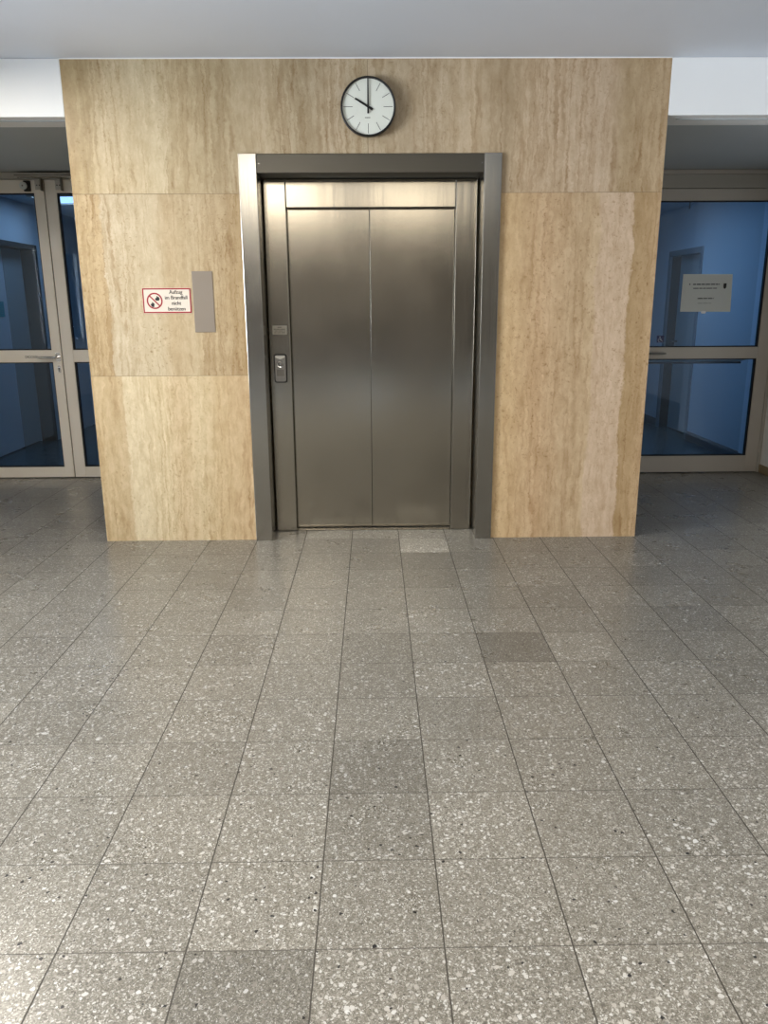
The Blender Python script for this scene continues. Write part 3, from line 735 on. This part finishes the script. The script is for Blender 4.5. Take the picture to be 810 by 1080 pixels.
# right corridor
bm = bmesh.new(); YC, YD, DZR = 3.80, 4.72, 2.045
RX = 3.525
box(bm, RX, RX+0.3, DY+0.04, YC, 0, CH); box(bm, RX, RX+0.3, YD, 8.0, 0, CH); box(bm, RX, RX+0.3, YC, YD, DZR, CH); box(bm, RX+0.16, RX+0.3, YC, YD, 0, DZR)
struct('wall_corridor_right', bm, M_CORR, label='light blue side wall of the corridor behind the right glass door')
bm = bmesh.new(); box(bm, RX-0.035, RX, DY+0.15, 2.42, 0.10, CH, 0.004)
struct('trim_4', bm, plain('corridor_pilaster', lin(225, 232, 240), 0.4), label='pale upright strip on the right corridor wall beside the glass door')
dr = root('door_3', (RX+0.12, 4.2, 0), kind='structure', label='recessed door with metal frame in the right corridor')
bm = bmesh.new(); box(bm, RX+0.115, RX+0.155, YC+0.03, YD-0.03, 0.01, DZR-0.03, 0.002); lf3 = link('door_leaf', bm, M_CORRD, dr)
bm = bmesh.new(); fr0 = RX-0.012
box(bm, fr0, RX+0.16, YD-0.03, YD+0.03, 0, DZR+0.03, 0.003); box(bm, fr0, RX+0.16, YC-0.03, YC+0.03, 0, DZR+0.03, 0.003); box(bm, fr0, RX+0.16, YC+0.03, YD-0.03, DZR-0.03, DZR+0.03, 0.003)
link('door_frame', bm, plain('corridor_frame_grey', lin(112, 124, 132), 0.45), dr)
bm = bmesh.new(); box(bm, RX+0.012, RX+0.114, YD-0.036, YD-0.0305, 0.0, DZR-0.03)
link('dark_reveal', bm, plain('reveal_dark', lin(26, 34, 38), 0.5), dr)
bm = bmesh.new(); tube(bm, [(RX+0.114, YD-0.12, 1.05), (RX+0.06, YD-0.12, 1.05), (RX+0.06, YD-0.24, 1.05)], 0.011, 10); link('door_handle', bm, M_STEELD, lf3, True)
bm = bmesh.new(); box(bm, RX-0.012, RX, DY+0.05, YC-0.031, 0, 0.10, 0.002); box(bm, RX-0.012, RX, YD+0.031, 8.0, 0, 0.10, 0.002)
struct('baseboard_corridor_right', bm, M_BASED, label='dark baseboard in the right corridor')
bm = bmesh.new(); box(bm, BX1-0.1, BX1, BK, 8.0, 0, CH); box(bm, BX1, RX+0.3, 8.0, 8.1, 0, CH)
struct('wall_corridor_right_inner', bm, M_CORR, label='inner and end wall of the right corridor')
bm = bmesh.new(); box(bm, BX1-0.1, RX+0.3, DY+0.061, 8.1, CH, CH+0.1)
struct('ceiling_corridor_right', bm, M_CORR, label='ceiling of the right corridor')
bm = bmesh.new(); box(bm, BX1-0.1, RX+0.3, DY+0.031, 8.1, -0.05, 0.0)
struct('floor_corridor_right', bm, M_CFLOOR, label='dark floor of the right corridor')
bm = bmesh.new(); tube(bm, [(3.42, 4.0, 2.5395), (3.42, 4.0, 2.47)], 0.007, 10)  # rod stands in for a dark reflection in the glass
tag(link('ceiling_hook', bm, M_STEELD, smooth=True), 'thin dark rod hanging from the ceiling behind the right glass door', 'hook')

# ------------------------------------------------------------------ lamps
def area(name, loc, size, power, col, rot=(0, 0, 0), spread=PI):
    l = bpy.data.lights.new(name, 'AREA'); l.shape = 'RECTANGLE'; l.size, l.size_y = size; l.energy = power; l.color = col; l.spread = spread
    o = bpy.data.objects.new(name, l); o.location = loc; o.rotation_euler = rot; COL.objects.link(o); return o
WARM = (1.0, 0.88, 0.70)
def ceiling_lamp(x, y, sx, sy, power, label, col=WARM, z=CZ, spread=PI):
    t = root('ceiling_light', (x, y, z), label=label, cat='ceiling light')
    bm = bmesh.new(); w = 0.03
    for q in ((x-sx/2-w, x+sx/2+w, y-sy/2-w, y-sy/2), (x-sx/2-w, x+sx/2+w, y+sy/2, y+sy/2+w), (x-sx/2-w, x-sx/2, y-sy/2, y+sy/2), (x+sx/2, x+sx/2+w, y-sy/2, y+sy/2)):
        box(bm, *q, z-0.022, z-0.0003)
    link('lamp_frame', bm, M_ALU, t)
    bm = bmesh.new(); box(bm, x-sx/2, x+sx/2, y-sy/2, y+sy/2, z-0.010, z-0.0005); link('diffuser', bm, emit('lamp_diffuser', (*col, 1), 2.0), t)
    area('lamp', (x, y, z-0.013), (sx*0.96, sy*0.96), power, col, spread=spread)
ceiling_lamp(-1.10, -5.6, 1.3, 1.8, 72, 'square ceiling light behind the camera on the left')
ceiling_lamp(0.50, -5.6, 1.2, 1.8, 52, 'dim ceiling light behind the camera on the right')
ceiling_lamp(-2.35, -1.28, 0.30, 0.7, 46, 'narrow ceiling light in front of the left beam', (1, 0.93, 0.82))
ceiling_lamp(-1.0, -3.4, 0.6, 0.6, 25, 'small square ceiling light over the middle of the lobby', (1, 0.90, 0.76))  # invented lamp, extra light for the lobby
COOL = (0.72, 0.86, 1.0)
ceiling_lamp(-3.05, 3.5, 0.5, 0.6, 4.2, 'corridor ceiling light behind the left glass doors', COOL, CH)
ceiling_lamp(2.45, 3.3, 0.35, 1.2, 9, 'corridor ceiling light behind the right glass door', COOL, CH)  # hidden lamp put in to light the right corridor
for k, (a, b) in enumerate(WY):
    area('daylight', (HX0-0.25, (a+b)/2, 1.65), (1.4, 1.5), 420, (0.93, 0.965, 1.0), (0, -PI/2, 0))  # area lights behind the invented windows

w = bpy.data.worlds.new('world'); S.world = w; w.use_nodes = True
w.node_tree.nodes['Background'].inputs[0].default_value = (0.75, 0.85, 1, 1); w.node_tree.nodes['Background'].inputs[1].default_value = 0.6
S.view_settings.view_transform = 'Standard'; S.view_settings.look = 'None'; S.view_settings.exposure = 0.0
S.cycles.use_denoising = True
S.cycles.max_bounces = 10; S.cycles.transparent_max_bounces = 16
S.cycles.sample_clamp_indirect = 6
